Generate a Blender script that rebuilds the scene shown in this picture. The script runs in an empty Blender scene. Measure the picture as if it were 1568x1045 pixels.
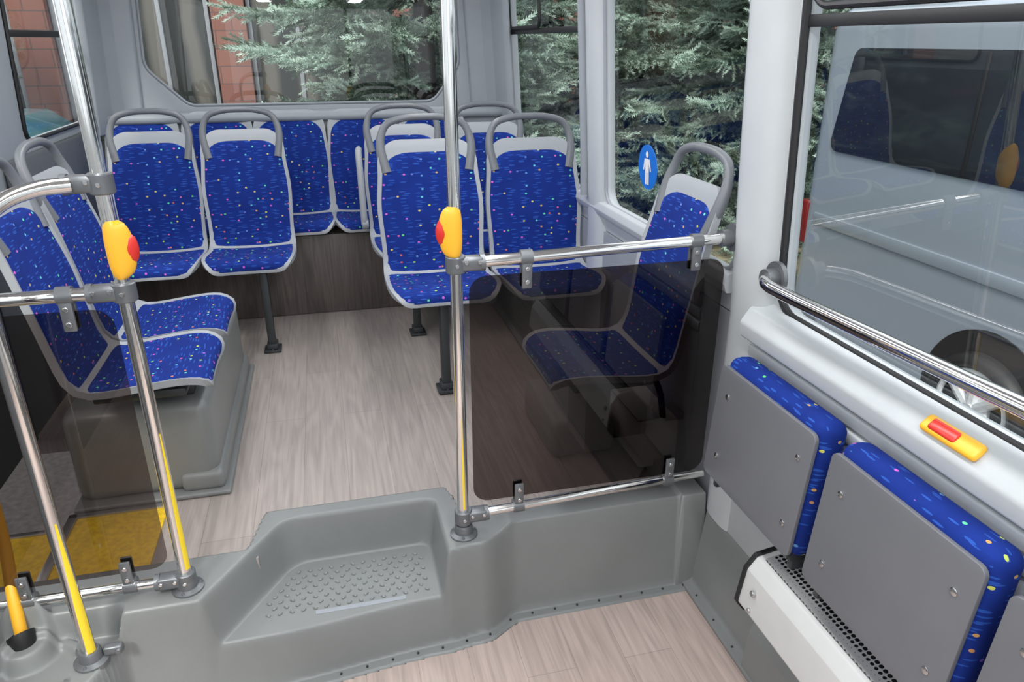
import bpy,bmesh,math,random
import numpy as np
from mathutils import Vector,Matrix
random.seed(4); np.random.seed(4)
S=bpy.context.scene
COL=S.collection
pi=math.pi
S.view_settings.view_transform='Standard'

# ---------------------------------------------------------------- materials
def newmat(name):
    m=bpy.data.materials.new(name); m.use_nodes=True
    nt=m.node_tree; b=nt.nodes['Principled BSDF']
    return m,nt,b
def mat(name,col,rough=.5,metal=0.,var=.0,vs=8.,bump=0.,bs=200.,emit=None,es=1.,coat=0.):
    m,nt,b=newmat(name)
    b.inputs['Base Color'].default_value=(*col,1); b.inputs['Roughness'].default_value=rough
    b.inputs['Metallic'].default_value=metal
    b.inputs['Coat Weight'].default_value=coat
    if emit:
        b.inputs['Emission Color'].default_value=(*emit,1); b.inputs['Emission Strength'].default_value=es
    tc=nt.nodes.new('ShaderNodeTexCoord')
    if var>0:
        n=nt.nodes.new('ShaderNodeTexNoise'); n.inputs['Scale'].default_value=vs; n.inputs['Detail'].default_value=5
        r=nt.nodes.new('ShaderNodeValToRGB')
        r.color_ramp.elements[0].position=.3; r.color_ramp.elements[1].position=.7
        r.color_ramp.elements[0].color=(*[c*(1-var) for c in col],1)
        r.color_ramp.elements[1].color=(*[min(1,c*(1+var)) for c in col],1)
        nt.links.new(tc.outputs['Object'],n.inputs['Vector']); nt.links.new(n.outputs['Fac'],r.inputs['Fac'])
        nt.links.new(r.outputs['Color'],b.inputs['Base Color'])
    if bump>0:
        n2=nt.nodes.new('ShaderNodeTexNoise'); n2.inputs['Scale'].default_value=bs
        bp=nt.nodes.new('ShaderNodeBump'); bp.inputs['Strength'].default_value=bump; bp.inputs['Distance'].default_value=.001
        nt.links.new(tc.outputs['Object'],n2.inputs['Vector']); nt.links.new(n2.outputs['Fac'],bp.inputs['Height'])
        nt.links.new(bp.outputs['Normal'],b.inputs['Normal'])
    return m
M={}
M['shell']=mat('seat_shell_plastic',(.35,.37,.39),.42,bump=.3)
M['handle']=mat('seat_handle_plastic',(.15,.16,.175),.38)
M['trim']=mat('light_grey_trim',(.49,.515,.53),.4,var=.03,bump=.15)
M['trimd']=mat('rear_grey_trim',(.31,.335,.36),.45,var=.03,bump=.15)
M['trim2']=mat('mid_grey_panel',(.30,.32,.35),.5,var=.03,bump=.2)
M['darkpanel']=mat('dark_grey_panel',(.10,.11,.12),.55,bump=.2)
M['curb']=mat('moulded_grey_plastic',(.205,.215,.212),.36,var=.08,vs=3,bump=.25,bs=400)
M['chrome']=mat('polished_steel',(.80,.79,.77),.10,1.)
M['clamp']=mat('cast_clamp_grey',(.17,.18,.19),.36,.5)
M['bolt']=mat('bolt_steel',(.6,.6,.6),.25,1.)
M['yellow']=mat('yellow_plastic',(.92,.47,.03),.35)
M['refl']=mat('yellow_reflection_paint',(.9,.66,.03),.4)  # flat yellow standing in for a reflection in the chrome poles
M['red']=mat('red_button',(.65,.035,.025),.25)
M['tail']=mat('tail_lamp_red',(.20,.012,.012),.15,coat=.5)
M['black']=mat('black_rubber',(.012,.012,.013),.5)
M['post']=mat('dark_steel_post',(.05,.055,.06),.45,.4)
M['foldpanel']=mat('grey_seat_back_panel',(.145,.148,.162),.42,var=.03)
M['white']=mat('heater_white',(.58,.58,.57),.4,var=.03)
M['alu']=mat('aluminium_strip',(.6,.6,.6),.3,.9)
M['rim']=mat('wheel_rim_silver',(.78,.79,.8),.3,.3)
M['yfloor']=mat('yellow_entry_mat',(.85,.55,.02),.7,var=.2,vs=60,bump=.5)
M['silver']=mat('silver_van_paint',(.40,.45,.51),.22,.25,coat=.7)
M['teal']=mat('teal_car_paint',(.03,.16,.2),.25,.2,coat=.6)
M['darkglass']=mat('dark_vehicle_glass',(.022,.026,.034),.06)
M['blue']=mat('sign_blue',(.01,.16,.62),.4)
M['signwhite']=mat('sign_white',(.8,.8,.8),.4)
M['asphalt']=mat('asphalt',(.15,.155,.16),.9,var=.25,vs=30,bump=.6,bs=90)
M['grass']=mat('dry_grass_soil',(.24,.21,.13),.95,var=.45,vs=6,bump=.6,bs=40)
M['plaster']=mat('facade_plaster',(.20,.195,.19),.9,var=.1)
M['bark']=mat('spruce_bark',(.05,.035,.03),.9,var=.3,vs=20)
M['ceil']=mat('ceiling_white',(.75,.76,.76),.6)
M['lamp']=mat('lamp_diffuser',(.9,.9,.9),.4,emit=(.98,.99,1),es=3)

def fabric():
    m,nt,b=newmat('blue_patterned_fabric'); L=nt.links.new; N=nt.nodes.new
    uv=N('ShaderNodeUVMap')
    def vor(sx,sy,off=0):
        mp=N('ShaderNodeMapping'); mp.inputs['Scale'].default_value=(sx,sy,1); mp.inputs['Location'].default_value=(off,off*.7,0)
        v=N('ShaderNodeTexVoronoi'); v.voronoi_dimensions='2D'; v.inputs['Scale'].default_value=1
        L(uv.outputs['UV'],mp.inputs['Vector']); L(mp.outputs['Vector'],v.inputs['Vector']); return v
    def lt(sock,th):
        k=N('ShaderNodeMath'); k.operation='LESS_THAN'; L(sock,k.inputs[0]); k.inputs[1].default_value=th; return k.outputs[0]
    def mul(a,c):
        k=N('ShaderNodeMath'); k.operation='MULTIPLY'; L(a,k.inputs[0]); L(c,k.inputs[1]); return k.outputs[0]
    v1=vor(17,115); d1=lt(v1.outputs['Distance'],.23)
    sp1=N('ShaderNodeSeparateColor'); L(v1.outputs['Color'],sp1.inputs['Color']); d1=mul(d1,lt(sp1.outputs[0],.5))
    v2=vor(24,30,3.3); d2=lt(v2.outputs['Distance'],.12)
    sp=N('ShaderNodeSeparateColor'); L(v2.outputs['Color'],sp.inputs['Color'])
    keep=lt(sp.outputs[1],.42); d2=mul(d2,keep)
    hue=N('ShaderNodeCombineColor'); hue.mode='HSV'; L(sp.outputs[0],hue.inputs[0]); hue.inputs[1].default_value=.8; hue.inputs[2].default_value=.6
    n=N('ShaderNodeTexNoise'); n.inputs['Scale'].default_value=9; L(uv.outputs['UV'],n.inputs['Vector'])
    m0=N('ShaderNodeMix'); m0.data_type='RGBA'; m0.inputs[6].default_value=(.0045,.017,.15,1); m0.inputs[7].default_value=(.007,.034,.26,1); L(n.outputs['Fac'],m0.inputs[0])
    m1=N('ShaderNodeMix'); m1.data_type='RGBA'; L(d1,m1.inputs[0]); L(m0.outputs[2],m1.inputs[6]); m1.inputs[7].default_value=(.022,.085,.40,1)
    m2=N('ShaderNodeMix'); m2.data_type='RGBA'; L(d2,m2.inputs[0]); L(m1.outputs[2],m2.inputs[6]); L(hue.outputs[0],m2.inputs[7])
    L(m2.outputs[2],b.inputs['Base Color']); b.inputs['Roughness'].default_value=.9; b.inputs['Specular IOR Level'].default_value=.25
    n3=N('ShaderNodeTexNoise'); n3.inputs['Scale'].default_value=500; L(uv.outputs['UV'],n3.inputs['Vector'])
    bp=N('ShaderNodeBump'); bp.inputs['Strength'].default_value=.3; bp.inputs['Distance'].default_value=.001
    L(n3.outputs['Fac'],bp.inputs['Height']); L(bp.outputs['Normal'],b.inputs['Normal'])
    return m
M['fabric']=fabric()

def wood(name,c1,c2,grain,swap='y'):
    m,nt,b=newmat(name); L=nt.links.new; N=nt.nodes.new
    tc=N('ShaderNodeTexCoord'); sp=N('ShaderNodeSeparateXYZ'); L(tc.outputs['Object'],sp.inputs[0])
    cb=N('ShaderNodeCombineXYZ')
    if swap=='y': L(sp.outputs['Y'],cb.inputs[0]); L(sp.outputs['X'],cb.inputs[1])
    else: L(sp.outputs['Z'],cb.inputs[0]); L(sp.outputs['X'],cb.inputs[1])
    br=N('ShaderNodeTexBrick'); br.inputs['Scale'].default_value=1; br.inputs['Brick Width'].default_value=1.25
    br.inputs['Row Height'].default_value=.16; br.inputs['Mortar Size'].default_value=.0008; br.inputs['Bias'].default_value=0
    br.inputs['Color1'].default_value=(*c1,1); br.inputs['Color2'].default_value=(*c2,1); br.inputs['Mortar'].default_value=(*[c*.6 for c in c1],1)
    br.offset=.37
    L(cb.outputs[0],br.inputs['Vector'])
    mp=N('ShaderNodeMapping'); mp.inputs['Scale'].default_value=(3,75,1); L(cb.outputs[0],mp.inputs['Vector'])
    n=N('ShaderNodeTexNoise'); n.inputs['Scale'].default_value=1; n.inputs['Detail'].default_value=7; n.inputs['Distortion'].default_value=.7
    L(mp.outputs[0],n.inputs['Vector'])
    mp2=N('ShaderNodeMapping'); mp2.inputs['Scale'].default_value=(1.0,8,1); L(cb.outputs[0],mp2.inputs['Vector'])
    n2=N('ShaderNodeTexNoise'); n2.inputs['Scale'].default_value=1.0; n2.inputs['Detail'].default_value=1.5; L(mp2.outputs[0],n2.inputs['Vector'])
    wv=N('ShaderNodeMath'); wv.operation='MULTIPLY'; wv.inputs[1].default_value=55; L(n2.outputs['Fac'],wv.inputs[0])
    sn=N('ShaderNodeMath'); sn.operation='SINE'; L(wv.outputs[0],sn.inputs[0])
    r=N('ShaderNodeValToRGB'); r.color_ramp.elements[0].position=.3; r.color_ramp.elements[0].color=(1-grain,)*3+(1,)
    r.color_ramp.elements[1].position=.62; r.color_ramp.elements[1].color=(1.05,1.05,1.05,1); L(n.outputs['Fac'],r.inputs[0])
    r2=N('ShaderNodeMapRange'); r2.inputs[1].default_value=-1; r2.inputs[2].default_value=1; r2.inputs[3].default_value=1-grain*.6; r2.inputs[4].default_value=1; L(sn.outputs[0],r2.inputs[0])
    k=N('ShaderNodeMix'); k.data_type='RGBA'; k.blend_type='MULTIPLY'; k.inputs[0].default_value=1; L(br.outputs['Color'],k.inputs[6]); L(r.outputs[0],k.inputs[7])
    k2=N('ShaderNodeMix'); k2.data_type='RGBA'; k2.blend_type='MULTIPLY'; k2.inputs[0].default_value=1; L(k.outputs[2],k2.inputs[6]); L(r2.outputs[0],k2.inputs[7])
    L(k2.outputs[2],b.inputs['Base Color']); b.inputs['Roughness'].default_value=.36
    return m
M['wood']=wood('wood_plank_vinyl',(.355,.312,.287),(.405,.355,.326),.17)
M['wood2']=wood('wood_plank_vinyl_front',(.47,.375,.335),(.53,.425,.385),.17)
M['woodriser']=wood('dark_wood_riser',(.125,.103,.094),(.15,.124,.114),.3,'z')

def glass(name,tint,f0=.05,f90=.8,rough=0.02):
    m=bpy.data.materials.new(name); m.use_nodes=True; nt=m.node_tree; nt.nodes.clear(); N=nt.nodes.new;L=nt.links.new
    o=N('ShaderNodeOutputMaterial'); t=N('ShaderNodeBsdfTransparent'); t.inputs[0].default_value=(*tint,1)
    g=N('ShaderNodeBsdfGlossy'); g.inputs['Roughness'].default_value=rough; g.inputs[0].default_value=(.9,.9,.9,1)
    lw=N('ShaderNodeLayerWeight'); lw.inputs[0].default_value=.5
    p=N('ShaderNodeMath'); p.operation='POWER'; p.inputs[1].default_value=5; L(lw.outputs['Facing'],p.inputs[0])
    q=N('ShaderNodeMath'); q.operation='MULTIPLY_ADD'; q.inputs[1].default_value=f90; q.inputs[2].default_value=f0; L(p.outputs[0],q.inputs[0])
    mx=N('ShaderNodeMixShader'); L(q.outputs[0],mx.inputs[0]); L(t.outputs[0],mx.inputs[1]); L(g.outputs[0],mx.inputs[2]); L(mx.outputs[0],o.inputs[0])
    return m
M['glass']=glass('window_glass',(.88,.90,.90),.06,.7,0)
M['glass3']=glass('window_glass_tinted',(.84,.87,.88),.10,.7,0)
M['smoke']=glass('smoked_acrylic',(.125,.10,.095),.045,.7,0)
M['smoke2']=glass('smoked_acrylic_light',(.27,.235,.225),.045,.7,0)

def perforated():
    m,nt,b=newmat('perforated_grille'); L=nt.links.new; N=nt.nodes.new
    tc=N('ShaderNodeTexCoord'); v=N('ShaderNodeTexVoronoi'); v.inputs['Scale'].default_value=75; v.inputs['Randomness'].default_value=0
    L(tc.outputs['Object'],v.inputs['Vector'])
    k=N('ShaderNodeMath'); k.operation='LESS_THAN'; k.inputs[1].default_value=.42; L(v.outputs['Distance'],k.inputs[0])
    x=N('ShaderNodeMix'); x.data_type='RGBA'; x.inputs[6].default_value=(.35,.35,.35,1); x.inputs[7].default_value=(.005,.005,.005,1); L(k.outputs[0],x.inputs[0]); L(x.outputs[2],b.inputs['Base Color'])
    b.inputs['Roughness'].default_value=.4
    return m
M['grille']=perforated()
def needles():
    m,nt,b=newmat('blue_spruce_needles'); L=nt.links.new; N=nt.nodes.new
    tc=N('ShaderNodeTexCoord'); n=N('ShaderNodeTexNoise'); n.inputs['Scale'].default_value=3.0; n.inputs['Detail'].default_value=4; L(tc.outputs['Object'],n.inputs['Vector'])
    r=N('ShaderNodeValToRGB'); e=r.color_ramp.elements; e[0].position=.38; e[0].color=(.085,.13,.08,1); e[1].position=.62; e[1].color=(.50,.64,.54,1); L(n.outputs['Fac'],r.inputs[0])
    L(r.outputs[0],b.inputs['Base Color']); b.inputs['Roughness'].default_value=.7
    return m
M['needle']=needles()
def bricks():
    m,nt,b=newmat('red_granite_brick'); L=nt.links.new; N=nt.nodes.new
    tc=N('ShaderNodeTexCoord'); sp=N('ShaderNodeSeparateXYZ'); L(tc.outputs['Object'],sp.inputs[0]); cb=N('ShaderNodeCombineXYZ'); L(sp.outputs[0],cb.inputs[0]); L(sp.outputs[2],cb.inputs[1])
    br=N('ShaderNodeTexBrick'); br.inputs['Scale'].default_value=1; br.inputs['Brick Width'].default_value=.6; br.inputs['Row Height'].default_value=.3; br.inputs['Mortar Size'].default_value=.01
    br.inputs['Color1'].default_value=(.27,.11,.085,1); br.inputs['Color2'].default_value=(.33,.15,.115,1); br.inputs['Mortar'].default_value=(.15,.1,.09,1)
    L(cb.outputs[0],br.inputs['Vector']); L(br.outputs[0],b.inputs['Base Color']); b.inputs['Roughness'].default_value=.7
    return m
M['brick']=bricks()
def curtain():
    m,nt,b=newmat('curtained_window'); L=nt.links.new; N=nt.nodes.new
    tc=N('ShaderNodeTexCoord'); w=N('ShaderNodeTexWave'); w.inputs['Scale'].default_value=.5; w.inputs['Distortion'].default_value=2.5; w.inputs['Detail'].default_value=3; L(tc.outputs['Object'],w.inputs['Vector'])
    r=N('ShaderNodeValToRGB'); e=r.color_ramp.elements; e[0].position=.35; e[0].color=(.025,.028,.025,1); e[1].position=.9; e[1].color=(.14,.13,.11,1); L(w.outputs['Fac'],r.inputs[0])
    L(r.outputs[0],b.inputs['Base Color']); b.inputs['Roughness'].default_value=.2
    return m
M['curtain']=curtain()

# ---------------------------------------------------------------- geometry helpers
ROOTS=[]
def empty(name,loc=(0,0,0),rz=0,auto=True):
    e=bpy.data.objects.new(name,None); COL.objects.link(e); e.location=loc; e.rotation_euler=(0,0,rz); e.empty_display_size=.1
    if auto: ROOTS.append(e)
    return e
def boxuv(me):
    if me.uv_layers: return
    uv=me.uv_layers.new(name='UVMap')
    for p in me.polygons:
        n=p.normal; a=max(range(3),key=lambda i:abs(n[i]))
        for li in p.loop_indices:
            c=me.vertices[me.loops[li].vertex_index].co
            uv.data[li].uv=(c[1],c[2]) if a==0 else ((c[0],c[2]) if a==1 else (c[1],c[0]))
def obj(name,vs,fs,m,parent=None,uvs=None,ang=38,smooth=True):
    me=bpy.data.meshes.new(name); me.from_pydata([tuple(v) for v in vs],[],fs); me.validate(); me.update()
    bm=bmesh.new(); bm.from_mesh(me); bmesh.ops.recalc_face_normals(bm,faces=bm.faces); bm.to_mesh(me); bm.free()
    if uvs is not None:
        uv=me.uv_layers.new(name='UVMap')
        for l in me.loops: uv.data[l.index].uv=uvs[l.vertex_index]
    return fin(name,me,m,parent,ang,smooth)
def fin(name,me,m,parent=None,ang=38,smooth=True):
    if smooth:
        me.shade_smooth(); me.set_sharp_from_angle(angle=math.radians(ang))
    boxuv(me)
    o=bpy.data.objects.new(name,me); COL.objects.link(o)
    if m: me.materials.append(M[m])
    if parent: o.parent=parent
    else: ROOTS.append(o)
    return o
class G:
    def __init__(s): s.v=[]; s.f=[]
    def add(s,vs,fs):
        k=len(s.v); s.v+= [Vector(v) for v in vs]; s.f+=[tuple(i+k for i in f) for f in fs]; return s
    def obj(s,name,m,parent=None,**k): return obj(name,s.v,s.f,m,parent,**k)
def rbox(c,d,r=.006,seg=2,R=None):
    bm=bmesh.new(); bmesh.ops.create_cube(bm,size=1)
    bmesh.ops.scale(bm,vec=d,verts=bm.verts)
    if r>0: bmesh.ops.bevel(bm,geom=bm.edges[:],offset=min(r,min(d)*.49),segments=seg,profile=.5,affect='EDGES')
    if R is not None: bmesh.ops.transform(bm,matrix=R.to_4x4(),verts=bm.verts)
    bmesh.ops.translate(bm,vec=c,verts=bm.verts)
    bm.verts.index_update()
    v=[x.co.copy() for x in bm.verts]; f=[tuple(y.index for y in x.verts) for x in bm.faces]; bm.free(); return v,f
def bb(x0,x1,y0,y1,z0,z1,r=.006,seg=2): return rbox(((x0+x1)/2,(y0+y1)/2,(z0+z1)/2),(x1-x0,y1-y0,z1-z0),r,seg)
def catmull(P,n=8):
    P=[Vector(p) for p in P]; Q=[P[0]*2-P[1]]+P+[P[-1]*2-P[-2]]; out=[]
    for i in range(1,len(Q)-2):
        a,b,c,d=Q[i-1:i+3]
        for k in range(n):
            t=k/n; out.append(.5*((2*b)+(c-a)*t+(2*a-5*b+4*c-d)*t*t+(3*b-a-3*c+d)*t**3))
    out.append(P[-1]); return out
def tube(pts,r,seg=16,smooth=0,rf=None):
    P=catmull(pts,smooth) if smooth else [Vector(p) for p in pts]
    vs=[];fs=[]; n=len(P); up=None
    for i in range(n):
        t=(P[min(i+1,n-1)]-P[max(i-1,0)]).normalized()
        if up is None:
            a=Vector((0,0,1)) if abs(t.z)<.9 else Vector((1,0,0)); up=(a-t*a.dot(t)).normalized()
        else: up=(up-t*up.dot(t)).normalized()
        s=t.cross(up); rr=r*(rf(i/(n-1)) if rf else 1)
        for k in range(seg):
            a=2*pi*k/seg; vs.append(P[i]+(up*math.cos(a)+s*math.sin(a))*rr)
    for i in range(n-1):
        for k in range(seg): fs.append((i*seg+k,i*seg+(k+1)%seg,(i+1)*seg+(k+1)%seg,(i+1)*seg+k))
    fs.append(tuple(range(seg))[::-1]); fs.append(tuple((n-1)*seg+k for k in range(seg)))
    return vs,fs
def disc(c,ax,r,h,seg=16):
    c=Vector(c); ax=Vector(ax).normalized()
    return tube([c-ax*h/2,c+ax*h*.3,c+ax*h/2],r,seg,0,lambda t:1 if t<.9 else .8)
def rpoly(pts,r,seg=6):
    out=[]; n=len(pts)
    for i in range(n):
        p=Vector(pts[i]); a=Vector(pts[i-1]); b=Vector(pts[(i+1)%n])
        u=(a-p).normalized(); w=(b-p).normalized(); ri=r[i] if isinstance(r,(list,tuple)) else r
        if ri<=0: out.append(p); continue
        h=u.angle(w)/2; d=min(ri/math.tan(h),(a-p).length*.48,(b-p).length*.48); ra=d*math.tan(h)
        c=p+(u+w).normalized()*(ra/math.sin(h)); s=p+u*d; e=p+w*d
        a0=math.atan2(s.y-c.y,s.x-c.x); a1=math.atan2(e.y-c.y,e.x-c.x); da=(a1-a0+pi)%(2*pi)-pi
        for k in range(seg+1):
            t=a0+da*k/seg; out.append(c+Vector((math.cos(t),math.sin(t)))*ra)
    return out
def rrect(x0,y0,x1,y1,r,seg=6): return rpoly([(x0,y0),(x1,y0),(x1,y1),(x0,y1)],r,seg)
def plate(name,outer,holes,th,fn,m,parent=None,bev=0.):
    cu=bpy.data.curves.new('tmp','CURVE'); cu.dimensions='2D'; cu.fill_mode='BOTH'; cu.extrude=th/2; cu.bevel_depth=bev; cu.bevel_resolution=2; 
    if bev: cu.extrude=max(th/2-bev,.0005); cu.offset=-bev
    for pl in [outer]+holes:
        sp=cu.splines.new('POLY'); sp.points.add(len(pl)-1); sp.use_cyclic_u=True
        for i,p in enumerate(pl): sp.points[i].co=(p[0],p[1],0,1)
    o=bpy.data.objects.new('tmp',cu); COL.objects.link(o)
    dg=bpy.context.evaluated_depsgraph_get(); me=bpy.data.meshes.new_from_object(o.evaluated_get(dg)); bpy.data.objects.remove(o)
    for v in me.vertices: v.co=fn(v.co.x,v.co.y,v.co.z)
    bm=bmesh.new(); bm.from_mesh(me); bmesh.ops.remove_doubles(bm,verts=bm.verts,dist=1e-5); bmesh.ops.recalc_face_normals(bm,faces=bm.faces); bm.to_mesh(me); bm.free()
    me.materials.clear(); me.name=name
    return fin(name,me,m,parent,30)
def sheet(name,poly,fn,m,parent):
    return obj(name,[fn(p[0],p[1],0) for p in poly],[tuple(range(len(poly)))],m,parent,smooth=False)
def ring(poly,fn,r,seg=8):
    P=[Vector(fn(p[0],p[1],0)) for p in poly]; n=len(P); vs=[];fs=[]
    nn=(P[n//3]-P[0]).cross(P[2*n//3]-P[0]).normalized()
    for i in range(n):
        t=(P[(i+1)%n]-P[i-1]).normalized(); s=t.cross(nn)
        for k in range(seg):
            a=2*pi*k/seg; vs.append(P[i]+(s*math.cos(a)+nn*math.sin(a))*r)
    for i in range(n):
        j=(i+1)%n
        for k in range(seg): fs.append((i*seg+k,i*seg+(k+1)%seg,j*seg+(k+1)%seg,j*seg+k))
    return vs,fs

# ---------------------------------------------------------------- room shell
XR=lambda z:1.2-.06*max(0,z-.72)
XL=lambda z:-1.25+.06*max(0,z-.72)
fR=lambda a,b,c:(XR(b)+.03+c,a,b)
fL=lambda a,b,c:(XL(b)-.03+c,a,b)
g=G(); g.add(*bb(-.32,1.2,2.165,4.80,-.06,0,0)); g.add(*bb(.33,1.2,1.97,2.165,-.06,0,0)); g.add(*bb(-.62,-.32,1.98,4.80,-.06,0,0))
g.add(*bb(-1.25,-.62,2.95,4.80,-.06,0,0)); g.add(*bb(-.95,-.62,1.96,2.95,-.06,0,0)); g.add(*bb(-1.25,-.95,1.90,2.28,-.06,0,0))
g.obj('floor','wood',smooth=False)
G().add(*bb(-1.25,1.2,-1.2,1.90,-.37,-.31,0)).obj('floor','wood2',smooth=False)
outer=[(-1.2,.70),(4.83,.70),(4.83,2.02),(-1.2,2.02)]
W3=rrect(-.9,.80,1.68,1.92,.07); W2=rrect(1.925,.83,3.03,1.92,.07); W1=rrect(3.23,.83,4.62,1.92,.07)
wr=empty('wall_right')
plate('upper_panel',outer,[W3,W2,W1],.05,fR,'trim',wr,.012)
g=G(); g.add(*bb(1.2,1.25,-1.2,4.83,-.37,.70,.0)); g.obj('lower_panel','trim2',wr)
def window(i,poly,fn,off,bar=None,gm='black',gr=.008,gl='glass'):
    e=empty('window_%d'%i)
    sheet('pane',poly,lambda a,b,c:fn(a,b,c),gl,e)
    g=G(); g.add(*ring(poly,lambda a,b,c:fn(a,b,off),gr)); g.obj('gasket',gm,e)
    if bar:
        y0,y1,z=bar; g=G()
        p=[Vector(fn(y0,z,off*.6)),Vector(fn(y1,z,off*.6))]
        c=(p[0]+p[1])/2; g.add(*rbox(c,(.02,abs(y1-y0),.028),.004)); 
        g.obj('slider_rail','black',e)
    return e
window(1,W1,fR,-.022,(3.23,4.62,1.55),'trim2')
window(2,W2,fR,-.022,None,'trim2')
window(3,W3,fR,-.024,(-.9,1.68,1.545),'black',.011,'glass3')
e=bpy.data.objects['window_3']
g=G(); 
pl=rrect(-.88,1.575,1.65,1.90,.06); g.add(*ring(pl,lambda a,b,c:fR(a,b,-.03),.009)); g.obj('slider_gasket','black',e)
e=bpy.data.objects['window_1']
g=G(); g.add(*ring(rrect(3.95,1.57,4.58,1.9,.04),lambda a,b,c:fR(a,b,-.03),.009)); g.obj('slider_gasket','black',e)
RW=rpoly([(-.74,1.15),(.70,1.15),(.87,1.36),(.85,1.93),(-.91,1.93),(-.95,1.36)],[.10,.10,.12,.1,.1,.12],7)
fB=lambda a,b,c:(a,4.83-c,b)
ro=[(-1.22,0),(1.17,0),(1.17,2.02),(-1.22,2.02)]
wb=empty('wall_rear')
plate('panel',ro,[RW],.06,fB,'trimd',wb,.022)
e=empty('window_4'); sheet('pane',RW,lambda a,b,c:(a,4.85,b),'glass',e)
g=G(); g.add(*ring(RW,lambda a,b,c:(a,4.802,b),.007)); g.obj('gasket','trim2',e)
g=G(); g.add(*bb(-1.2,1.16,4.62,4.80,1.06,1.115,.025,4)); g.add(*bb(-1.2,1.16,4.66,4.80,.42,1.07,.01)); g.obj('trim_1','trimd')
for sx,x in ((1,1.15),(-1,-1.20)):
    g=G()
    prof=[(x+sx*.02,4.50),(x-sx*.02,4.53),(x-sx*.035,4.60),(x-sx*.05,4.70),(x-sx*.10,4.755),(x-sx*.19,4.775),(x-sx*.205,4.81),(x+sx*.02,4.81)]
    prof=[tuple(p) for p in rpoly(prof,.02,3)]
    n=len(prof); zs=[1.02,1.4,2.0]
    vs=[(p[0]-sx*.06*max(0,z-.95),p[1],z) for z in zs for p in prof]; fs=[(i*n+k,i*n+(k+1)%n,(i+1)*n+(k+1)%n,(i+1)*n+k) for i in range(2) for k in range(n)]+[tuple(range(n))]
    g.add(vs,fs); g.obj('trim_2','trimd')
def pillar(y0,y1,name,proud=.045,z0=.0):
    g=G(); n=16; prof=[]
    for k in range(n+1):
        t=k/n; yy=y0+(y1-y0)*t; u=2*t-1; prof.append((yy,proud*(1-abs(u)**3)**.6))
    zs=[z0,.4,.72,1.2,2.0]; vs=[];fs=[]
    for z in zs:
        for yy,p in prof: vs.append((XR(z)+.012-p,yy,z))
    m=len(prof)
    for i in range(len(zs)-1):
        for k in range(m-1): fs.append((i*m+k,i*m+k+1,(i+1)*m+k+1,(i+1)*m+k))
    g.add(vs,fs); return g.obj(name,'trim')
pillar(1.70,1.91,'trim_3',.050)
pillar(3.03,3.23,'trim_4',.04)
G().add(*tube([(1.155,3.19,.84),(1.15,3.19,1.0),(1.09,3.19,2.0)],.02,12)).obj('trim_5','trim2')
wl=empty('wall_left')
WL=rrect(3.60,1.10,4.66,1.92,.06)
plate('rear_upper_panel',[(2.95,.70),(4.83,.70),(4.83,2.02),(2.95,2.02)],[WL],.05,fL,'trimd',wl,.012)
plate('front_upper_panel',[(-1.2,.70),(1.88,.70),(1.88,2.02),(-1.2,2.02)],[rrect(-1.0,.85,1.75,1.92,.07)],.05,fL,'trim',wl,.012)
g=G(); g.add(*bb(-1.30,-1.25,2.95,4.83,0,.70,0)); g.add(*bb(-1.30,-1.25,2.44,2.95,.0,1.06,0)); g.add(*bb(-1.30,-1.25,-1.2,1.88,-.37,.70,0)); g.obj('lower_panel','darkpanel',wl)
g=G(); g.add(*bb(-1.235,-1.20,3.3,4.62,.45,1.06,.015)); g.obj('lining','darkpanel',wl)
g=G(); g.add(*bb(-1.26,-1.20,1.88,2.96,1.85,2.02,.01)); g.obj('door_header','trim',wl)
window(5,WL,fL,.03,(3.6,4.66,1.53),'black',.009)
window(6,rrect(-1.0,.85,1.75,1.92,.07),fL,.03,None,'black')
d=empty('door_1')
g=G(); g.add(*bb(-1.27,-1.235,1.88,1.93,-.3,1.86,.006)); g.add(*bb(-1.27,-1.235,2.93,2.97,0,1.86,.006)); g.obj('frame','black',d)
G().add(*bb(-1.2,1.15,-1.2,4.83,2.0,2.05,0)).obj('ceiling','ceil')
plate('wall_front',[(-1.28,-.37),(1.24,-.37),(1.24,2.05),(-1.28,2.05)],[rrect(-1.1,.4,1.05,1.9,.1)],.05,lambda a,b,c:(a,-1.22+c,b),'trim')

prof=rpoly([(1.215,.815),(1.155,.785),(1.128,.745),(1.135,.70),(1.16,.69),(1.215,.69)],[.004,.02,.02,.01,.004,.0],4)
def extr(prof,y0,y1):
    n=len(prof); vs=[(p[0],y0,p[1]) for p in prof]+[(p[0],y1,p[1]) for p in prof]
    fs=[(i,(i+1)%n,n+(i+1)%n,n+i) for i in range(n)]+[tuple(range(n))[::-1],tuple(range(n,2*n))]
    return vs,fs
g=G(); g.add(*extr(prof,-1.15,1.75)); g.obj('trim_6','trim')
g=G()
for k,z in enumerate((.655,.61)):
    g.add(*extr(rpoly([(1.2,z-.02),(1.165,z-.018),(1.162,z+.018),(1.2,z+.02)],.006,3),-1.15,1.745))
g.add(*bb(1.172,1.2,-1.15,1.74,-.02,.60,.004)); g.obj('wall_right_wainscot','trim')
prof=rpoly([(1.10,-.308),(1.10,-.295),(1.135,-.285),(1.165,.0),(1.2,.02),(1.2,-.308)],[.002,.004,.02,.02,0,0],4)
g=G(); g.add(*extr(prof,-1.15,1.86))
prof=rpoly([(1.105,-.30),(1.115,-.16),(1.14,-.10),(1.19,-.10),(1.19,-.30)],[.0,.03,.03,0,0],4)
g.add(*extr(prof,.3,1.47)); g.obj('baseboard_right','curb')
prof=rpoly([(1.215,.84),(1.175,.83),(1.165,.80),(1.175,.77),(1.21,.77)],[0,.01,.01,.01,0],3)
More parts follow.
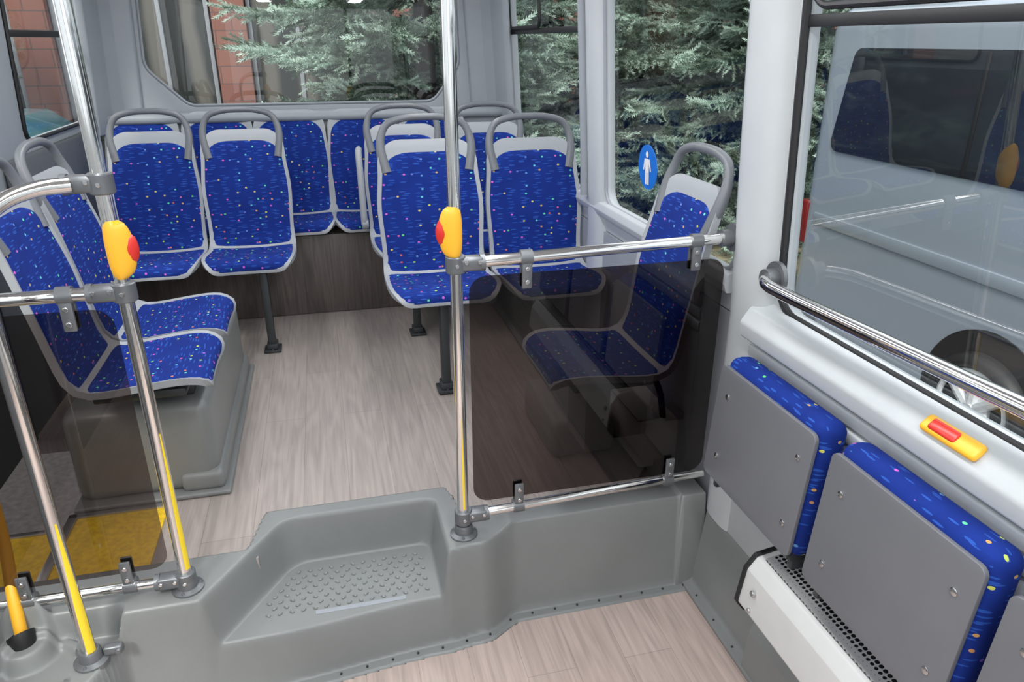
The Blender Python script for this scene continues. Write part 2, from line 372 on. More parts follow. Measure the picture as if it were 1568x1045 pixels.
g=G(); g.add(*extr(prof,1.92,4.75)); g.obj('trim_7','trim')

# ---------------------------------------------------------------- moulded step partition (height field)
def sst(d,w):
    t=max(0,min(1,d/w)); return t*t*(3-2*t)
def smin(a,b,k):
    h=max(0,min(1,.5+.5*(b-a)/k)); return b*(1-h)+a*h-k*h*(1-h)
def interp(x,X,Y):
    if x<=X[0]: return Y[0]
    for i in range(len(X)-1):
        if x<=X[i+1]:
            t=(x-X[i])/(X[i+1]-X[i]); t=t*t*(3-2*t); return Y[i]+(Y[i+1]-Y[i])*t
    return Y[-1]
def yf(x): return interp(x,[-.74,-.66,-.30,.22,.36,.50],[1.60,1.745,1.745,1.785,1.80,1.862])
ln=Vector((.20,.31)); ln.normalize(); nl=Vector((ln.y,-ln.x))
def traydist(x,y):
    a=.262-x; b=2.125-y; c=(x+.245)*nl.x+(y-2.125)*nl.y
    return smin(smin(a,b,.05),c,.05)
def hstep(x,y):
    d=y-yf(x)
    top=.035+.012*sst(x-.42,.06)
    if x<-.66: top-=.09*sst(-.66-x,.03)*(1-sst(y-1.80,.03))
    if x<-.78:
        rr=math.hypot(x+.915,y-1.78); top+=.05*(1-sst(rr-.055,.03))
        rr2=abs(math.hypot(x+.86,y-1.70)-.10); top+=.018*(1-sst(rr2-.008,.014))
    yb=interp(x,[-.36,-.30,.30,.36],[1.995,2.185,2.185,1.985])
    top=top-(top+.004)*sst(y-(yb-.012),.012)
    t=sst(traydist(x,y),.032)
    top=top*(1-t)+(-.135)*t
    h=-.31+(.31+top)*sst(d,.042)
    if -.03<d<=0.012: h=max(h,-.302)
    if x>1.06 and d>0: h=max(h,-.31+(.37)*sst(d+.02,.04)) if x>1.075 else h
    return h
xs=np.arange(-1.24,1.171,.0065); ys=np.concatenate([np.arange(1.56,2.2,.0042)])
vs=[(x,y,hstep(x,y)) for y in ys for x in xs]; nx=len(xs)
fs=[(j*nx+i,j*nx+i+1,(j+1)*nx+i+1,(j+1)*nx+i) for j in range(len(ys)-1) for i in range(nx-1)]
sp=empty('moulded_floor_step')
keep=[f for f in fs if not all(vs[i][2]<=-.309 for i in f) and not all(abs(vs[i][2]+.004)<.0006 for i in f)]
obj('shell',vs,keep,'curb',sp,ang=80)
g=G()
for r in range(9):
    for c in range(16):
        x=-.30+c*.035+(r%2)*.0175; y=1.865+r*.026
        if traydist(x,y)>.055 and x<.22:
            g.add(*rbox((x,y,-.133),(.016,.009,.007),.003,1,Matrix.Rotation(.6 if (c+r)%2 else -.6,3,'Z')))
g.obj('anti_slip_studs','curb',sp)
g=G()
for k in range(16):
    x=-.1+k*.08; g.add(*disc((x,yf(x)-.012,-.30),(0,0,1),.004,.006,8))
for k in range(9): g.add(*disc((1.115,1.78-k*.12,-.292),(0,0,1),.004,.008,8))
g.obj('rivets','post',sp)
G().add(*rbox((-.02,1.845,-.1345),(.28,.018,.002),.001,1)).obj('worn_tread_tape','trim2',sp)

ym=empty('entry_door_mat')
g=G(); g.add(*bb(-1.24,-.955,1.99,2.27,.0,.006,.001,1)); g.add(*bb(-.925,-.64,1.99,2.33,.0,.006,.001,1)); g.obj('mat','yfloor',ym)
g=G(); g.add(*bb(-.955,-.925,1.99,2.355,.0,.012,.003)); g.add(*bb(-.955,-.64,2.33,2.355,.0,.012,.003)); g.add(*bb(-1.24,-.955,2.262,2.285,.0,.012,.003));g.obj('edge_strips','alu',ym)

# ---------------------------------------------------------------- seats
prof0=[(-.226,.446),(-.225,.466),(-.208,.484),(-.15,.492),(-.05,.484),(.06,.472),(.125,.475),(.168,.502),(.19,.55),(.207,.64),(.228,.76),(.256,.90),(.29,1.035),(.305,1.075)]
PC=catmull([(0,a,b) for a,b in prof0],10)
cum=[0]
for i in range(1,len(PC)): cum.append(cum[-1]+(PC[i]-PC[i-1]).length)
LT=cum[-1]
def pat(s):
    s=max(0,min(LT,s))
    for i in range(len(cum)-1):
        if s<=cum[i+1]:
            t=(s-cum[i])/(cum[i+1]-cum[i]+1e-9); p=PC[i].lerp(PC[i+1],t); break
    return p
def pn(s):
    a=pat(s-.004); b=pat(s+.004); t=(b-a).normalized(); return Vector((0,-t.z,t.y))
sb=next(cum[i] for i in range(len(PC)) if PC[i].y>.135)
def halfw(s):
    t=s/LT
    return interp(t,[0,.15,.38,.50,.70,.88,1],[.198,.208,.205,.200,.208,.194,.178])
def surf(s0,s1,r0,r1,margin,front,back,ns=34,nu=18,wrap=.022):
    vs=[];uv=[];fs=[]
    rows=[]
    for i in range(ns+1):
        t=(1-math.cos(pi*i/ns))/2; s=s0+(s1-s0)*t; rows.append(s)
    for side in (0,1):
        for s in rows:
            hw=halfw(s)-margin
            for (dd,r) in ((s-s0,r0),(s1-s,r1)):
                if dd<r: hw=hw-r+math.sqrt(max(0,r*r-(r-dd)**2))
            p=pat(s); n=pn(s); ed=min(1,min(s-s0,s1-s)/.03+.0)
            for j in range(nu+1):
                u=-1+2*j/nu; u=math.sin(u*pi/2)
                x=u*hw
                w=wrap*(abs(x)/.21)**3
                if side==0: off=front*(1-abs(u)**6)*ed+.001*1
                else: off=back
                q=p+n*(off+w); vs.append((x,q.y,q.z)); uv.append((x,s))
    m=nu+1; K=(ns+1)*m
    for i in range(ns):
        for j in range(nu):
            a=i*m+j; fs.append((a,a+1,a+m+1,a+m)); fs.append((K+a,K+a+m,K+a+m+1,K+a+1))
    for i in range(ns):
        a=i*m; fs.append((a,a+m,K+a+m,K+a)); a=i*m+nu; fs.append((a,K+a,K+a+m,a+m))
    for j in range(nu):
        a=j; fs.append((a,K+a,K+a+1,a+1)); a=ns*m+j; fs.append((a,a+1,K+a+1,K+a))
    return vs,fs,uv
seatmesh={}
def build_seat_meshes():
    v,f,u=surf(0,LT,.085,.085,-.010,.002,-.022); o=obj('shell',v,f,'shell',None,u,ang=60); ROOTS.pop(); seatmesh['shell']=o.data; bpy.data.objects.remove(o)
    v,f,u=surf(.014,sb+.012,.075,.03,.005,.014,-.004); o=obj('cushion',v,f,'fabric',None,u,ang=60); ROOTS.pop(); seatmesh['cushion']=o.data; bpy.data.objects.remove(o)
    v,f,u=surf(sb+.016,LT-.055,.03,.105,.005,.014,-.004); o=obj('backrest_pad',v,f,'fabric',None,u,ang=60); ROOTS.pop(); seatmesh['backrest_pad']=o.data; bpy.data.objects.remove(o)
    g=G(); g.add(*tube([(-.168,.258,.935),(-.184,.280,1.02),(-.180,.302,1.09),(-.150,.315,1.145),(-.08,.320,1.168),(0,.321,1.172),(.08,.320,1.168),(.150,.315,1.145),(.180,.302,1.09),(.184,.280,1.02),(.168,.258,.935)],.0155,14,6,lambda t:1+.5*max(0,abs(2*t-1)-.55)/.45))
    o=g.obj('grab_handle','handle'); ROOTS.pop(); seatmesh['grab_handle']=o.data; bpy.data.objects.remove(o)
build_seat_meshes()
def seat(x,y,rz=0,handle=True,sx=1.,z=0,name='passenger_seat',post=None,frame=True):
    e=empty(name,(x,y,z),rz,auto=False)
    for k in ('shell','cushion','backrest_pad')+(('grab_handle',) if handle else ()):
        o=bpy.data.objects.new(k,seatmesh[k]); COL.objects.link(o); o.parent=e; o.scale=(sx,1,1)
    if frame:
        g=G(); g.add(*rbox((0,-.01,.440),(.30*sx,.28,.030),.008)); g.obj('seat_frame','post',e)
    if post is not None:
        px,py=post; g=G()
        g.add(*rbox((px,py,.215),(.038,.055,.43),.004)); g.add(*rbox((px,py,.008),(.085,.10,.014),.004)); g.add(*rbox((px,py,.03),(.055,.08,.03),.006))
        g.add(*disc((px,py-.04,.018),(0,0,1),.007,.008,6)); g.obj('pedestal_leg','post',e)
    return e
seat(-.850,3.84,0,True,1.0)
seat(-.410,3.84,0,True,1.02,post=(.055,-.14))
seat(.458,3.13,0,True,1.13,z=.008,post=(-.012,-.13))
seat(.955,3.13,0,True,1.08)
e=seat(.43,3.88,0,True,1.05,post=(-.02,-.13))
g=G(); g.add(*tube([(-.245,.28,.95),(-.25,.245,.93),(-.25,.20,.80),(-.25,.165,.62),(-.25,.16,.56)],.018,12,5)); g.add(*disc((-.245,.17,.56),(1,0,0),.03,.035)); g.obj('folded_armrest','shell',e)
seat(.91,3.88,0,True,1.04)
for x in (-.985,-.585,-.185,.235,.66): seat(x,4.36,0,False,.96 if x<-.3 else 1.0,z=.05,name='rear_bench_seat',frame=False)
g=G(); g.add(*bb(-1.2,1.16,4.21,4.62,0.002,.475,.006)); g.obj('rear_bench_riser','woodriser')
seat(-.66,2.47,pi/2,True,1.0); seat(-.66,2.915,pi/2,True,1.0)
pod=empty('seat_podium')
g=G(); g.add(*bb(-.935,-.47,2.40,3.47,.012,.36,.045,5)); g.obj('box','curb',pod)
g=G(); g.add(*bb(-.945,-.435,2.365,3.50,.001,.02,.008,3)); g.add(*bb(-.60,-.452,2.385,3.485,.012,.09,.025,4)); g.obj('flange','curb',pod)
g=G(); 
for y in (2.5,2.9): g.add(*bb(-.80,-.52,y-.03,y+.03,.35,.424,.006))
g.obj('seat_brackets','post',pod)
seat(.865,2.15,-pi/2,True,1.0,z=.01)
pod=empty('seat_podium')
g=G(); g.add(*bb(.74,1.0,2.30,2.72,.002,.16,.03,4)); g.add(*bb(.80,.9,2.12,2.32,.13,.43,.02)); g.obj('box','curb',pod)
h=empty('floor_heater')
g=G(); g.add(*bb(1.02,1.17,2.12,2.80,.03,.22,.012)); g.obj('case','white',h)
g=G(); g.add(*bb(1.015,1.10,2.14,2.78,.218,.224,.001,1)); g.obj('grille','grille',h)
g=G(); 
for y in (2.2,2.7): g.add(*tube([(1.10,y,.35),(1.11,y-.03,.30),(1.12,y-.05,.2)],.012,10,4))
g.obj('hoses','black',h)

# ---------------------------------------------------------------- poles and rails
PX,PY=.32,1.895; LX,LY=-.50,1.845; QX,QY=-.74,1.72
def stripe(x,y,z0,z1,a0,a1,r):  # tapered strip that paints a yellow reflection onto a pole
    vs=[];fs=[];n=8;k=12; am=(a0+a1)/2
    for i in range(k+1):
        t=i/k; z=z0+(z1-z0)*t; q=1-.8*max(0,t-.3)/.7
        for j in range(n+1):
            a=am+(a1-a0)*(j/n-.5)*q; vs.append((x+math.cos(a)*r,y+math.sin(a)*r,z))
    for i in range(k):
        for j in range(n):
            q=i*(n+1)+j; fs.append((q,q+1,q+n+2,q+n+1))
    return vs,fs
def socket(x,y,z):
    g=G(); g.add(*tube([(x,y,z-.01),(x,y,z+.006),(x,y,z+.012),(x,y,z+.034),(x,y,z+.040)],.026,20,0,lambda t:[1.7,1.7,1.15,1.1,.95][min(4,int(t*4+.5))]))
    for a in range(3):
        g.add(*disc((x+math.cos(a*2.1+.3)*.036,y+math.sin(a*2.1+.3)*.036,z+.009),(0,0,1),.005,.006,8))
    return g
def clamp(x,y,z,dx,L=.075,vert=True):
    g=G()
    g.add(*tube([(x,y,z-.024),(x,y,z-.021),(x,y,z+.021),(x,y,z+.024)],.028,20,0,lambda t:.9 if t<.1 or t>.9 else 1))
    for s in dx:
        g.add(*rbox((x+s*(L*.55),y,z),(L,.044,.040),.010,3))
        g.add(*tube([(x+s*L*.9,y,z),(x+s*(L*1.08),y,z)],.0245,16))
    b=G()
    for s in dx:
        for q in (.35,.85): b.add(*disc((x+s*L*q,y-.023,z+.006),(0,-1,0),.0062,.006,6))
    b.add(*disc((x,y-.029,z),(0,-1,0),.0062,.006,6))
    return g,b
def button(x,y,z,ang,parent):
    e=parent
    g=G()
    R=Matrix.Rotation(ang,3,'Z')
    vs=[];fs=[];n=14;k=16
    for i in range(n+1):
        t=i/n; zz=-.070+.140*t; q=math.sqrt(max(0.0,1-abs(2*t-1)**2.6))
        for j in range(k):
            a=2*pi*j/k; px=(.024*math.cos(a)+.016*max(0,math.cos(a))*q)*(.55+.45*q); py=.0245*math.sin(a)*(.70+.30*q)
            v=R@Vector((px,py,0)); vs.append((x+v.x,y+v.y,z+zz))
    for i in range(n):
        for j in range(k): fs.append((i*k+j,i*k+(j+1)%k,(i+1)*k+(j+1)%k,(i+1)*k+j))
    fs.append(tuple(range(k))); fs.append(tuple(n*k+j for j in range(k)))
    g.add(vs,fs); g.obj('button_housing','yellow',e,ang=60)
    g=G(); vs=[];fs=[];n=10
    for i in range(n+1):
        t=i/n; zz=-.040+.080*t; q=math.sqrt(max(0.02,1-abs(2*t-1)**2.2))
        for j in range(k):
            a=2*pi*j/k; v=R@Vector((.024+.024*q*max(0,math.cos(a)),.019*q*math.sin(a),0)); vs.append((x+v.x,y+v.y,z+zz))
    for i in range(n):
        for j in range(k): fs.append((i*k+j,i*k+(j+1)%k,(i+1)*k+(j+1)%k,(i+1)*k+j))
    fs.append(tuple(range(k))); fs.append(tuple(n*k+j for j in range(k)))
    g.add(vs,fs); g.obj('button_push_pad','red',e,ang=60)
R0=.0178
def pole(name,x,y,zb,zt,stripes=(),clamps=()):
    e=empty(name)
    g=G(); g.add(*tube([(x,y,zb),(x,y,zb+.5),(x,y,zt)],R0,24)); g.obj('tube','chrome',e)
    socket(x,y,zb).obj('base_socket','clamp',e)
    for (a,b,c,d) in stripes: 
        g=G(); g.add(*stripe(x,y,a,b,c,d,R0+.0008)); g.obj('painted_reflection','refl',e)
    for (z,dx) in clamps:
        g,b=clamp(x,y,z,dx); g.obj('clamp','clamp',e); b.obj('clamp_bolts','bolt',e)
    return e
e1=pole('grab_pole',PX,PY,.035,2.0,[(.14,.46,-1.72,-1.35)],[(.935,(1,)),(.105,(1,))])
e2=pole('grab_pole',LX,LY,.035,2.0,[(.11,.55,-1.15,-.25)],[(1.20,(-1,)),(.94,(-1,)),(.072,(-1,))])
button(PX-.004,PY-.004,1.025,pi*.97,e1); button(LX+.004,LY-.004,1.045,.12,e2)
e=empty('grab_pole')
g=G(); g.add(*tube([(QX,QY,-.055),(QX,QY,.4),(QX,QY,.9),(QX,QY,1.06)]+[(QX+.015,QY+.01,1.13),(QX+.06,QY+.04,1.18),(QX+.12,QY+.075,1.20),(LX-.06,LY-.02,1.202)],R0,24,6)); g.obj('tube','chrome',e)
socket(QX,QY,-.055).obj('base_socket','clamp',e)
g=G(); g.add(*stripe(QX,QY,-.02,.40,-1.5,-.2,R0+.001)); g.obj('painted_reflection','refl',e)  # yellow reflection painted on as a strip, lower part of the tube
g=G(); g.add(*rbox((QX+.055,QY+.01,-.035),(.05,.026,.028),.008,3)); g.add(*disc((QX+.07,QY-.005,-.033),(0,-1,0),.008,.01,8)); g.obj('side_lug','clamp',e)
e=empty('door_handrail')
g=G(); g.add(*tube([(-.915,1.78,-.02),(-.93,1.83,.09),(-.965,1.95,.28),(-1.02,2.05,.7),(-1.1,2.08,.9),(-1.2,2.08,.95)],.016,18,6)); g.obj('tube','yellow',e)
g=G(); g.add(*tube([(-.915,1.78,-.02),(-.915,1.78,.012),(-.918,1.785,.018)],.034,18)); g.obj('boot','black',e)
def partition(x0,x1,y,zt,zb,rt,rb,clips,name,flange,gm):
    e=empty(name)
    sheet('tinted_panel',rrect(x0,zb,x1,zt,.05),lambda a,b,c:(a,y+c,b),gm,e)
    g=G(); g.add(*tube([(rt[0],y,rt[2]),(rt[1],y,rt[3])],.0165,20)); g.add(*tube([(rb[0],y,rb[2]),(rb[1],y,rb[3])],.0145,20)); g.obj('rails','chrome',e)
    g=G();b=G()
    for (cx,top) in clips:
        z=(rt[2] if top else rb[2]+.006); s=-1 if top else 1
        if rt[3]>rt[2]: z+=((rt[3]-rt[2]) if top else (rb[3]-rb[2])-.008)*(cx-rt[0])/(rt[1]-rt[0])
        g.add(*tube([(cx-.017,y,z),(cx+.017,y,z)],.0225,16)); g.add(*rbox((cx,y-.012,z+s*.045),(.030,.010,.085),.004)); g.add(*rbox((cx,y+.012,z+s*.045),(.030,.010,.085),.004))
        for q in (.030,.068): b.add(*disc((cx,y-.019,z+s*q),(0,-1,0),.007,.006,8))
    g.obj('panel_clips','clamp',e); b.obj('clip_bolts','bolt',e)
    if flange:
        g=G()
        for (xx,zz) in flange: g.add(*disc((xx,y,zz),(1,0,0),.042,.014,20)); g.add(*disc((xx-.02,y,zz),(1,0,0),.026,.045,20))
        g.obj('wall_flanges','clamp',e)
partition(.355,1.145,PY,.895,.150,(PX,1.17,.935,.957),(PX,1.15,.105,.135),[(.52,1),(1.04,1),(.50,0),(1.02,0)],'tinted_partition_screen',[(1.163,.957)],'smoke')
partition(-1.18,-.535,LY,.90,.12,(LX,-1.24,.94,.94),(LX,-1.24,.072,.072),[(-.63,1),(-1.1,1),(-.645,0),(-.90,0)],'tinted_partition_screen',None,'smoke2')
e=empty('wall_handrail')
g=G(); g.add(*tube([(1.165,1.665,.90),(1.13,1.655,.90),(1.103,1.60,.903),(1.095,1.5,.907),(1.095,1.2,.918),(1.095,.6,.94),(1.095,-.6,.98)],.0175,20,6)); g.obj('tube','chrome',e)
g=G(); g.add(*disc((1.172,1.668,.90),(1,0,0),.045,.016,22)); g.add(*disc((1.15,1.664,.90),(1,0,0),.027,.04,20)); 
g.obj('flange','clamp',e)
e=empty('stop_request_button')
Rb=Matrix.Rotation(-.72,3,'Y')
g=G(); g.add(*rbox((1.145,.995,.779),(.040,.140,.020),.0095,4,Rb)); g.obj('housing','yellow',e)
g=G(); g.add(*rbox((1.139,1.010,.786),(.026,.068,.013),.006,3,Rb)); g.obj('push_pad','red',e)

# ---------------------------------------------------------------- folding seats on right
def foldseat(y0,y1):
    e=empty('folding_wall_seat')
    yc=(y0+y1)/2; w=y1-y0; T=Matrix.Rotation(.07,3,'Y')
    g=G(); g.add(*rbox((1.098,yc,.475),(.085,w,.385),.034,5,T)); g.obj('cushion','fabric',e)
    def f(a,b,c):
        v=T@Vector((c-.050,a,b)); return (1.098+v.x,yc+v.y,.468+v.z)
    plate('back_board',rrect(-w/2+.006,-.178,w/2-.004,.172,.02),[],.012,f,'foldpanel',e,.002)
    g=G()
    for a in (-w/2+.05,w/2-.06):
        for b in (-.10,.09):
            p=f(a,b,-.006); g.add(*disc(p,(-1,0,.07),.0085,.006,12))
    g.obj('screws','bolt',e)
    g=G()
    for a in (-w/2+.03,w/2-.03):
        g.add(*rbox((1.085,yc+a,.275),(.05,.02,.07),.005)); g.add(*tube([(1.06,yc+a-.014,.285),(1.06,yc+a+.014,.285)],.012,10))
    g.obj('hinges','post',e)
foldseat(1.255,1.70); foldseat(.775,1.205); foldseat(.30,.735)
G().add(*bb(1.10,1.17,.28,1.70,.235,.265,.004)).obj('seat_mounting_rail','post')
h=empty('wall_heater')
prof=rpoly([(1.16,.215),(1.045,.195),(1.02,.16),(1.005,.05),(1.03,.02),(1.16,.02)],[0,.01,.01,.012,.01,0],4)
g=G(); g.add(*extr(prof,.2,1.395)); g.obj('case','white',h)
pr=[(a,b) for a,b in rpoly([(1.165,.222),(1.042,.202),(1.014,.162),(.999,.048),(1.027,.012),(1.165,.012)],[0,.01,.01,.012,.01,0],4)]
g=G(); g.add(*extr(pr,1.392,1.404)); g.obj('end_cap','black',h)
pr=[(1.15,.2165),(1.055,.2),(1.055,.204),(1.15,.2205)]
g=G(); g.add(*extr(pr,.22,1.37)); g.obj('grille','grille',h)
g=G(); g.add(*disc((1.008,1.34,.12),(-1,0,.1),.009,.008,12)); g.add(*disc((1.004,1.34,.065),(-1,0,.1),.006,.008,12)); g.obj('screws','bolt',h)
e=empty('seat_priority_sticker')
def fs_(a,b,c): 
    y=2.62-a; z=1.05+b; return (XR(z)+.022+c,y,z)
circ=[(.085*math.cos(2*pi*k/40),.085*math.sin(2*pi*k/40)) for k in range(40)]
plate('disc',circ,[],.002,fs_,'blue',e)
fw=lambda a,b,c:fs_(a,b,c-.003)
plate('figure_head',[(.012*math.cos(2*pi*k/16),.048+.012*math.sin(2*pi*k/16)) for k in range(16)],[],.001,fw,'signwhite',e)
plate('figure_body',[(-.022,.032),(.022,.032),(.036,-.012),(.028,-.014),(.016,.018),(.016,-.066),(.003,-.066),(.003,-.02),(-.003,-.02),(-.003,-.066),(-.016,-.066),(-.016,.018),(-.028,-.014),(-.036,-.012)],[],.001,fw,'signwhite',e)

for x in (-.55,.55):
    e=empty('ceiling_lamp')
    g=G(); g.add(*bb(x-.09,x+.09,-.8,4.4,1.965,1.999,.01)); g.obj('diffuser','lamp',e)
    for y,en in ((-.1,18),(1.7,11),(3.4,7.5)):
        L=bpy.data.lights.new('tube_light','AREA'); L.shape='RECTANGLE'; L.size=.16; L.size_y=1.6; L.energy=en; L.color=(.98,.99,1)
        o=bpy.data.objects.new('tube_light',L); COL.objects.link(o); o.location=(x,y,1.955); o.parent=e

# ---------------------------------------------------------------- outside
GZ=-.73
obj('ground_asphalt',[(-40,-20,GZ),(40,-20,GZ),(40,45,GZ),(-40,45,GZ)],[(0,1,2,3)],'asphalt',smooth=False)
g=G(); g.add(*bb(-1.6,14,6.2,14.9,GZ-.1,GZ+.08,.03)); g.add(*bb(5.8,14,4.9,6.2,GZ-.1,GZ+.08,.03)); g.obj('ground_verge','grass')
def twig(n=30,L=.13):
    tri=[]
    for k in range(n):
        t=(k+.5)/n; base=np.array([t*L,0,0]); a=k*2.4; el=.75
        d=np.array([math.cos(el),math.sin(el)*math.cos(a),math.sin(el)*math.sin(a)*.8+.12]); l=.030*(1-.25*t)
        s=np.cross(d,[0,0,1.]); s/=np.linalg.norm(s)+1e-6
        tri.append([base-s*.0045,base+s*.0045,base+d*l])
    return np.array(tri)
TW=twig()
def rotm(az,pitch,roll=0):
    ca,sa=math.cos(az),math.sin(az); cp,s_=math.cos(pitch),math.sin(pitch); cr,sr=math.cos(roll),math.sin(roll)
    Rz=np.array([[ca,-sa,0],[sa,ca,0],[0,0,1]]); Ry=np.array([[cp,0,-s_],[0,1,0],[s_,0,cp]]); Rx=np.array([[1,0,0],[0,cr,-sr],[0,sr,cr]])
    return Rz@Ry@Rx
def branch(seed):
    rs=np.random.RandomState(seed); out=[]
    def along(t): return np.array([t,0.05*math.sin(t*5+seed),-.16*t*t+.10*t**4])
    for k in range(26):
        t=.25+.75*k/25
        p=along(t)
        for sd in (-1,1):
            ln=.36*(1-t)+.10; n=max(1,int(ln/.08)); a=sd*(.75+.2*rs.rand())
            for q in range(n):
                pp=p+rotm(a,-.12*q)@np.array([q*.085,0,0])
                out.append((TW*(.85+.35*rs.rand()))@rotm(a+rs.randn()*.3,-.1*q+rs.randn()*.25,rs.rand()*3).T+pp)
        out.append(TW@rotm(rs.randn()*.2,.1,rs.rand()*3).T+p)
    return np.concatenate(out)
BR=[branch(i) for i in range(4)]
def tree(H=5.6,Rm=1.95,seed=1):
    rs=np.random.RandomState(seed); out=[]; n=310
    for k in range(n):
        t=(k/n)**1.3; z=.10+t*(H-.4); r=Rm*(1-z/H)**.7*(.80+.30*rs.rand())+.08
        if k%3==0: r*=.62
        az=k*2.39996+rs.rand()*.5; b=BR[rs.randint(4)]*np.array([r,max(.75,r*.65),max(.9,r*.85)])
        out.append(b@rotm(az,-.08+.38*t+rs.randn()*.10,rs.randn()*.12).T+np.array([0,0,z]))
    A=np.concatenate(out).reshape(-1,3); return A
def np_mesh(name,A,m):
    n=len(A)//3; me=bpy.data.meshes.new(name); me.vertices.add(n*3); me.vertices.foreach_set('co',A.astype(np.float32).ravel())
    me.loops.add(n*3); me.loops.foreach_set('vertex_index',np.arange(n*3,dtype=np.int32)); me.polygons.add(n)
    me.polygons.foreach_set('loop_start',np.arange(0,n*3,3,dtype=np.int32)); me.update(); me.validate(); me.materials.append(M[m]); return me
TM=np_mesh('spruce_foliage',tree(),'needle')
g=G(); g.add(*tube([(0,0,-.05),(0,0,2.5),(0,0,5.3)],.13,10,0,lambda t:1-.85*t)); o=g.obj('trunk','bark'); ROOTS.pop(); TR=o.data; bpy.data.objects.remove(o)
for (x,y,rz,s) in ((1.15,8.4,0,1.2),(3.3,9.3,1.3,1.15),(5.3,8.2,2.6,1.1),(7.6,7.4,4.1,1.15),(2.3,12.1,.5,1.1),(6.6,11.3,5.,1.1),(9.8,9.4,3.3,1.2),(-5.8,12.6,2.,.9)):
    e=empty('blue_spruce_tree',(x,y,GZ+.06),rz,auto=False); e.scale=(s,s,s)
    for nm,me in (('foliage',TM),('trunk',TR)):
        o=bpy.data.objects.new(nm,me); COL.objects.link(o); o.parent=e
b=empty('office_building')
g=G(); g.add(*bb(-14,14,15.3,16.3,GZ,8,0)); g.obj('facade','plaster',b,smooth=False)
g=G();gb=G();ga=G()
for k in range(-3,5):
    x=-1.45+k*3.2; gb.add(*bb(x-.28,x+.30,15.0,15.4,GZ,8,.01)); g.add(*bb(x+.32,x+2.85,15.22,15.32,GZ+.5,3.2,.0))
    for q in (.32,1.15,2.0,2.8): ga.add(*bb(x+q,x+q+.07,15.16,15.26,GZ+.5,3.2,.005))
g.obj('curtained_windows','curtain',b); gb.obj('brick_columns','brick',b); ga.obj('window_mullions','trim2',b)
b=empty('roadside_building')
g=G(); g.add(*bb(15,16,-6,14,GZ,7,0)); g.obj('facade','ceil',b,smooth=False)
g=G()
for k in range(8):
    for z in (.4,3.0): g.add(*bb(14.94,15.02,-5+k*2.4,-3.6+k*2.4,z,z+1.5,.01))
g.obj('panes','darkglass',b)

def wheel(g_t,g_r,x,y,z,R,ax=(1,0,0),side=-1):
    axv=Vector(ax); 
    vs=[];fs=[];n=40;k=12
    u=Vector((0,0,1)); w=axv.cross(u)
    for i in range(n):
        a=2*pi*i/n; rd=u*math.cos(a)+w*math.sin(a)
        for j in range(k):
            b=2*pi*j/k; vs.append(Vector((x,y,z))+rd*(R*.84+R*.16*math.cos(b))+axv*(.10*math.sin(b)))
    for i in range(n):
        for j in range(k): fs.append((i*k+j,i*k+(j+1)%k,((i+1)%n)*k+(j+1)%k,((i+1)%n)*k+j))
    g_t.add(vs,fs)
    c=Vector((x,y,z))+axv*side*.06
    g_r.add(*disc(c-axv*side*.03,axv*side,R*.30,.06,20)); g_r.add(*disc(c,axv*side,R*.17,.06,20))
    P=[c+(u*math.cos(2*pi*i/32)+w*math.sin(2*pi*i/32))*R*.68 for i in range(33)]
    g_r.add(*tube(P,R*.055,8))
    for i in range(7):
        a=2*pi*i/7; rd=u*math.cos(a)+w*math.sin(a); g_r.add(*tube([c+rd*R*.12,c+rd*R*.66],R*.095,8))
v=empty('parked_minibus')
g=G(); g.add(*bb(3.4,5.4,-2.2,4.70,-.48,1.72,.16,6)); g.obj('body','silver',v)
fv=lambda a,b,c:(3.398+c,a,b)
plate('window_band',rpoly([(-1.3,.80),(4.46,.80),(4.34,1.46),(-1.3,1.46)],.07),[],.02,fv,'darkglass',v,.003)
g=G()
for y in (3.30,1.96,.56): g.add(*bb(3.383,3.39,y-.012,y+.012,.815,1.445,.002))
g.obj('window_seals','black',v)
g=G(); g.add(*bb(3.385,3.41,-1.2,4.5,.28,.36,.008)); g.add(*bb(3.39,3.42,-1.8,4.3,-.44,-.32,.01)); g.obj('side_moulding','silver',v)
g=G(); g.add(*bb(3.40,3.50,4.58,4.69,.10,.42,.02,3)); g.obj('tail_lamp','tail',v)
gt=G();gr=G()
for y in (2.85,-1.0): wheel(gt,gr,3.41,y,-.40,.33)
gt.obj('tyres','black',v); gr.obj('rims','rim',v)
g=G()
for y in (2.85,-1.0): g.add(*disc((3.395,y,-.36),(-1,0,0),.41,.02,40))
g.obj('wheel_arches','black',v)
c=empty('parked_car')
CX,CY,CZ=-3.75,9.85,-.08
pf=rpoly([(-2.1,-.40),(2.1,-.40),(2.15,.05),(1.9,.22),(1.1,.32),(.45,.80),(-1.0,.82),(-1.7,.35),(-2.1,.28)],.10,4)
plate('body',pf,[],1.7,lambda a,b,cc:(CX+a,CY+cc,b+CZ),'teal',c,.08)
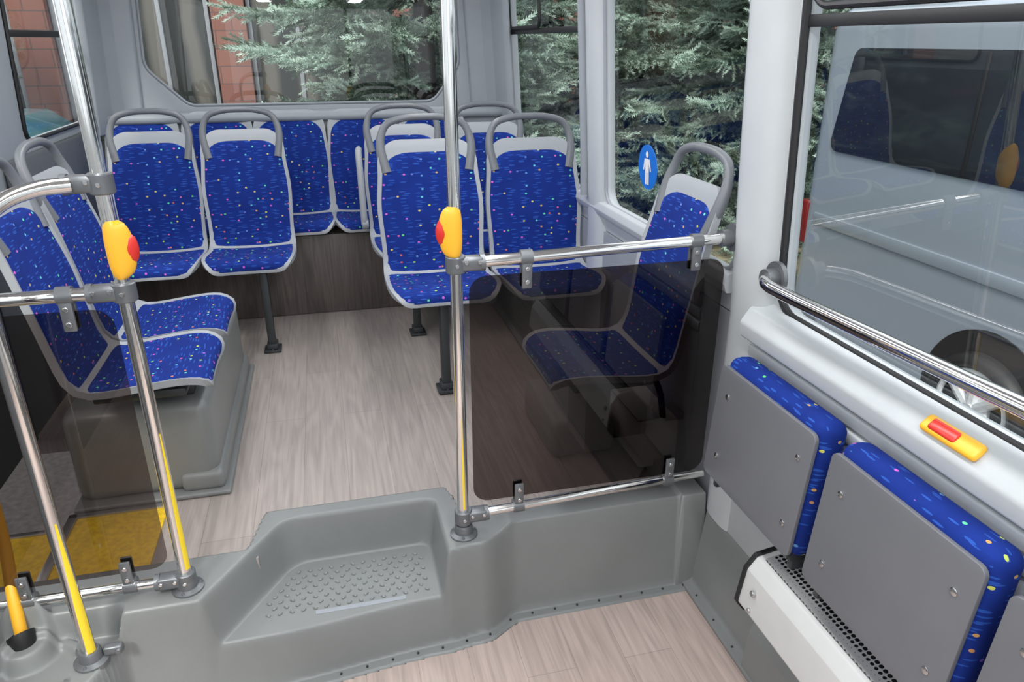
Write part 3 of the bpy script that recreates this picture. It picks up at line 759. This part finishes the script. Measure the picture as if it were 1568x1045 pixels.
plate('side_glass',rpoly([(.95,.33),(.38,.74),(-.95,.76),(-1.45,.35)],.05,3),[],1.74,lambda a,b,cc:(CX+a,CY+cc,b+CZ),'darkglass',c,.01)
gt=G();gr=G()
for xx in (-1.35,1.35): wheel(gt,gr,CX+xx,CY-.84,-.33+CZ,.32,(0,1,0),-1); wheel(gt,gr,CX+xx,CY+.84,-.33+CZ,.32,(0,1,0),1)
gt.obj('tyres','black',c); gr.obj('rims','rim',c)

# ---------------------------------------------------------------- recentre origins
bpy.context.view_layer.update()
for r in ROOTS:
    ms=[r] if r.type=='MESH' else [o for o in r.children if o.type=='MESH']
    if not ms: continue
    co=[v.co for m_ in ms for v in m_.data.vertices]
    lo=Vector([min(c[i] for c in co) for i in range(3)]); hi=Vector([max(c[i] for c in co) for i in range(3)])
    cc=(lo+hi)/2; cc.z=lo.z
    for m_ in ms: m_.data.transform(Matrix.Translation(-cc))
    r.location=cc
    for o in r.children:
        if o.type!='MESH': o.location=o.location-cc

# ---------------------------------------------------------------- light, world, camera
w=bpy.data.worlds.new('World'); S.world=w; w.use_nodes=True; nt=w.node_tree; bg=nt.nodes['Background']
tc=nt.nodes.new('ShaderNodeTexCoord'); sp_=nt.nodes.new('ShaderNodeSeparateXYZ'); rp=nt.nodes.new('ShaderNodeValToRGB')
nt.links.new(tc.outputs['Generated'],sp_.inputs[0]); nt.links.new(sp_.outputs['Z'],rp.inputs[0]); nt.links.new(rp.outputs[0],bg.inputs[0])
rp.color_ramp.elements[0].color=(.62,.66,.70,1); rp.color_ramp.elements[1].color=(.93,.97,1,1)
bg.inputs[1].default_value=2.0
L=bpy.data.lights.new('sun','SUN'); L.energy=3.2; L.angle=math.radians(12); L.color=(1,.96,.9)
o=bpy.data.objects.new('sun',L); COL.objects.link(o); o.rotation_euler=(math.radians(42),0,math.radians(-25))
cam=bpy.data.cameras.new('camera'); co=bpy.data.objects.new('camera',cam); COL.objects.link(co)
cam.sensor_width=36; cam.lens=25.49; cam.clip_start=.02
co.location=(0,0,1.5); co.rotation_euler=(math.radians(90-22.5),0,math.radians(-14.2))
S.camera=co
